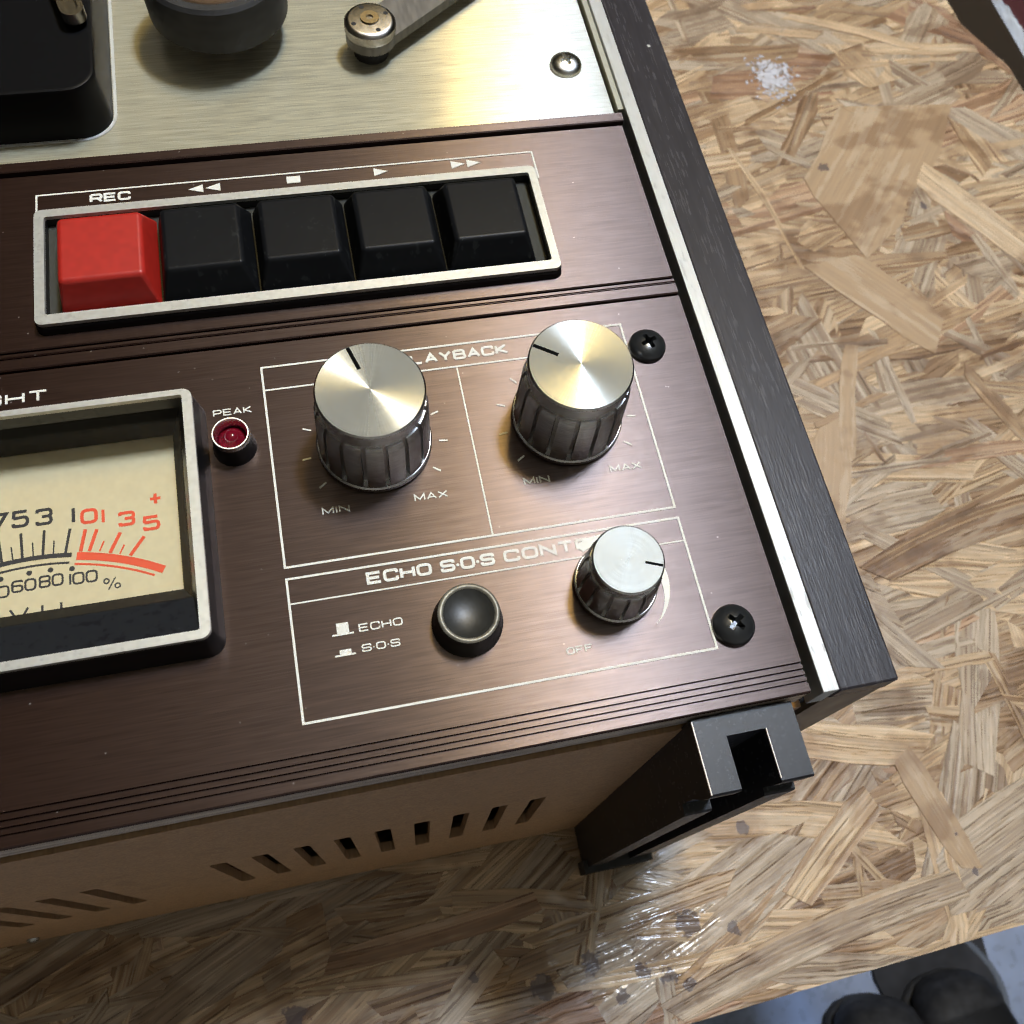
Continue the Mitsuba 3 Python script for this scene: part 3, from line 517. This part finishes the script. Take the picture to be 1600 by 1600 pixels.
# knobs
def spun_disc(r, z, x, y, n=96, rings=7):
    rad = np.linspace(0.06, r, rings); th = np.linspace(0, 2 * np.pi, n + 1)
    v = np.array([(x + a * math.cos(t), y + a * math.sin(t), z) for a in rad for t in th]); uv = np.array([(t * 0.01, a * MM) for a in rad for t in th]); f = []
    for i in range(rings - 1):
        for j in range(n):
            p = i * (n + 1) + j; f += [[p, p + n + 1, p + n + 2], [p, p + n + 2, p + 1]]
    return trimesh.Trimesh(v, f, process=False), uv
def knob(key, x, y, R, RB, H, lands, pointer, label, notch_w=.95, notch_d=.8, turn=0.0):
    k = put(key, (lambda: (m3.Manifold.revolve(m3.CrossSection([np.array([(0, .4), (RB - .3, .4), (RB, .7), (RB, 1.7), (RB - .25, 2.0), (0, 2.0)])]), 72)).translate((x, y, 0)))(), 'turned_aluminium', smooth=30, label=label)
    body = m3.Manifold.revolve(m3.CrossSection([np.array([(0, 1.9), (RB - .35, 1.9), (R + .6, H * .69), (R + .05, H * .78), (0, H * .78)])]), 112)
    cut = None
    for i in range(lands):
        a = 360 / lands * i + turn
        c = m3.Manifold.cube((notch_d * 2.6, notch_w, H), True).translate((R + .55 + notch_d * .45, 0, H / 2 + 2.6)).rotate((0, 3.2, a)) if False else m3.Manifold.cube((3.0, notch_w, H), True).translate((R + .45 - notch_d + 1.5, 0, H / 2 + 2.4)).rotate((0, 0, a))
        cut = c if cut is None else cut + c
    put(k + '__fluted_grip', (body - cut).translate((x, y, 0)), 'turned_aluminium', smooth=25)
    put(k + '__collar', lathe([(R - .6, H * .78), (R - .25, H * .79), (R - .25, H * .90), (R + .05, H * .92), (R + .05, H - .35), (R - .28, H - .02), (R - .6, H - .02)], x, y, 72), 'turned_aluminium', smooth=30)
    d, uv = spun_disc(R - .27, H, x, y); put(k + '__spun_top', d, 'spun_aluminium' if R > 8 else 'spun_small', uv=uv)
    a = math.radians(pointer); q = LineString([(x + .46 * R * math.cos(a), y + .46 * R * math.sin(a)), (x + (R - .35) * math.cos(a), y + (R - .35) * math.sin(a))]).buffer(R * .036, cap_style=2)
    put(k + '__pointer', prism(q, H - .2, H + .06), 'pointer_black')
    return k
knob(D + 'volume_knob', 21.1, 24.66, 10.5, 11.87, 21.0, 16, 107, 'left fluted aluminium knob with its pointer upward', turn=6)
knob(D + 'volume_knob', 62.3, 24.33, 10.5, 11.87, 21.0, 16, 147, 'right fluted aluminium knob with its pointer to the left', turn=10)
knob(D + 'echo_knob', 63.25, -14.6, 6.9, 8.4, 14.0, 14, -21, 'small fluted aluminium echo knob', .75, .5, 4)

# pinch roller, tension arm, head cover, guide
pr = D + 'pinch_roller'
put(pr, lathe([(6, 5.0), (16.2, 5.0), (17.0, 5.8), (17.2, 10), (17.0, 16.2), (16.2, 17.0), (14.2, 17.0), (13.6, 16.2), (13.6, 12)], .6, 150.6, 72), 'rubber', smooth=40, label='black rubber pinch roller')
put(pr + '__hub', lathe([(0, 12), (13.5, 12), (13.5, 15.4), (12.6, 16.2), (8, 16.2), (7.6, 18), (0, 18)], .6, 150.6, 56), 'brown_hub', smooth=40)
put(pr + '__spindle', lathe([(3.2, -2.0), (3.2, 22), (2.2, 23), (0, 23)], .6, 150.6, 32), 'worn_steel', smooth=40)
ta = D + 'tension_arm'
hx, hy = 37.0, 139.8; ax, ay = math.cos(math.radians(37)), math.sin(math.radians(37))
arm = Polygon([(hx - 5.6 * -ay * -1, hy + 5.6 * ax), (hx + 5.6 * ay, hy - 5.6 * ax), (hx + 90 * ax + 4.6 * ay, hy + 90 * ay - 4.6 * ax), (hx + 90 * ax - 4.6 * ay, hy + 90 * ay + 4.6 * ax)]).union(Point(hx, hy).buffer(6.3, 24)).buffer(0)
put(ta, prism(arm, 2.0, 4.6), 'grey_arm', label='grey metal tension arm')
put(ta + '__pivot_cap', lathe([(0, 4.6), (6.3, 4.6), (6.5, 5.2), (6.5, 7.0), (6.0, 7.7), (5.2, 8.0), (0, 8.0)], hx, hy, 48), 'worn_steel', smooth=35)
put(ta + '__pivot_post', lathe([(4.5, -2.0), (4.5, 2.0), (0, 2.0)], hx, hy, 24), 'black_matt')
for i in range(4):
    a = math.radians(20 + 90 * i); put(ta + '__pivot_cap__hole', lathe([(0, 7.9), (.62, 7.9), (.62, 8.06), (0, 8.06)], hx + 4.5 * math.cos(a), hy + 4.5 * math.sin(a), 12), 'black_matt')
put(ta + '__pivot_cap__hexagon_screw', prism(Point(hx, hy).buffer(2.3, 12).difference(Point(hx, hy).buffer(.9, 2)), 7.9, 8.5), 'brass')
hc = rr(-112, -28.2, 118.0, 258, 6.8); hcb = rr(-113, -27.9, 117.6, 259, 7.2)
put(D + 'head_cover', loft([np.array([(x, y, zz) for x, y in rr(-112 - o, -28.2 + o, 118.0 - o, 258 + o, 6.8 + o).exterior.coords[:-1]]) for zz, o in ((-2.0, .35), (10.8, 0), (11.7, -.3), (12.0, -1.0))]), 'head_black', smooth=35, label='black head cover with rounded corners')
gp = LineString([(-31.6, 139.5), (-38, 168)]); put(D + 'lever_end', cat(prism(gp.buffer(2.7, 10), 13.5, 14.6), prism(gp.buffer(2.7, 10).difference(gp.buffer(1.5, 10)), 14.6, 16.2)), 'worn_steel', smooth=30, label='pale metal lever end over the black head cover')
put(D + 'lever_end__post', lathe([(0, 11.9), (1.2, 11.9), (1.2, 13.6), (0, 13.6)], -35, 158, 20), 'worn_steel')

# ------------------------------------------------------------------ on the floor and behind the bench
def shoe(key, x, y, yaw, label):
    k = thing(key, label, 'shoe', 'black shoes on the floor'); c, s = math.cos(yaw), math.sin(yaw)
    def ring(t, w, z0, h, n=24):
        a = np.linspace(0, 2 * np.pi, n, endpoint=False); px = w / 2 * np.sign(np.cos(a)) * np.abs(np.cos(a)) ** .8; pz = z0 + h * (0.5 + 0.5 * np.sign(np.sin(a)) * np.abs(np.sin(a)) ** .7)
        py = np.full(n, -t); return np.stack([x + px * c - py * s, y + px * s + py * c, pz], 1)
    st = [(0, 20, 22), (4, 50, 40), (14, 74, 52), (32, 90, 58), (70, 98, 66), (110, 92, 84), (160, 80, 100), (220, 78, 104), (265, 74, 100), (282, 50, 90)]
    put(k + '__upper', loft([ring(t, w, -900, h) for t, w, h in st]), 'shoe_leather', smooth=60)
    put(k + '__sole', loft([ring(t - 2, w + 7, -909.5, 20) for t, w, h in st]), 'shoe_sole', smooth=60)
    put(k + '__toe_cap', loft([ring(t - 1.5, w + 3, -900, h + 2) for t, w, h in st[:4]] + [ring(36, 92, -900, 60), ring(37, 88, -900, 57)]), 'toe_rubber', smooth=50)
    for i in range(4):
        t = 92 + 16 * i; p = ring(t, 50, -900, (80, 89, 97, 102)[i]); top = p[p[:, 2] > p[:, 2].mean()]; put(k + '__lace', sweep(top[np.argsort(top[:, 0])] + [0, 0, 2.5], 2.4), 'dark_cloth', smooth=60)
shoe('shoe', 456, -216, -.10, 'black shoe on the blue grey floor, left of the two'); shoe('shoe_001', 540, -212, .08, 'black shoe on the blue grey floor, right of the two beside the cable')
mat = Polygon([(492, -150), (484, -205), (498, -262), (600, -300), (612, -150)])
put('rubber_mat', prism(mat.buffer(4), -909.9, -903), 'dark_cloth', label='dark flat mat under the bench beside the black shoes', cat='mat')
t = np.linspace(0, 1, 24); put('cable', sweep(np.stack([590 + 25 * t + 16 * np.sin(t * 5), -185 - 150 * t, np.full(24, -905.5)], 1), 4.2), 'grey_cable', smooth=60, label='grey cable curving over the blue grey floor', cat='cable')
put('cardboard_box', cat(bx(380, 448, 294, 560, -330, -200)), 'brown_card', label='dark brown box beside the notched corner of the bench', cat='box')
fl = trimesh.creation.icosphere(5); fv = fl.vertices * [24, 95, 22]; nn = np.array([0.0])
from meshkit import fbm as nfbm
fv = fv * (0.8 + 0.45 * nfbm(fl.vertices * 6.0, 4))[:, None]; fl.vertices = fv; fl.apply_transform(trimesh.transformations.rotation_matrix(-0.12, (0, 0, 1))); fl.apply_translation((502, 402, -272))
put('fleece', fl, 'pale_fleece', smooth=True, label='pale fluffy fleece between the brown box and the dark maroon case', cat='fleece')
put('maroon_case', rbox(516, 640, 330, 620, -420, -255, 4), 'maroon_box', smooth=30, label='dark maroon case at the upper right behind the bench corner', cat='case')
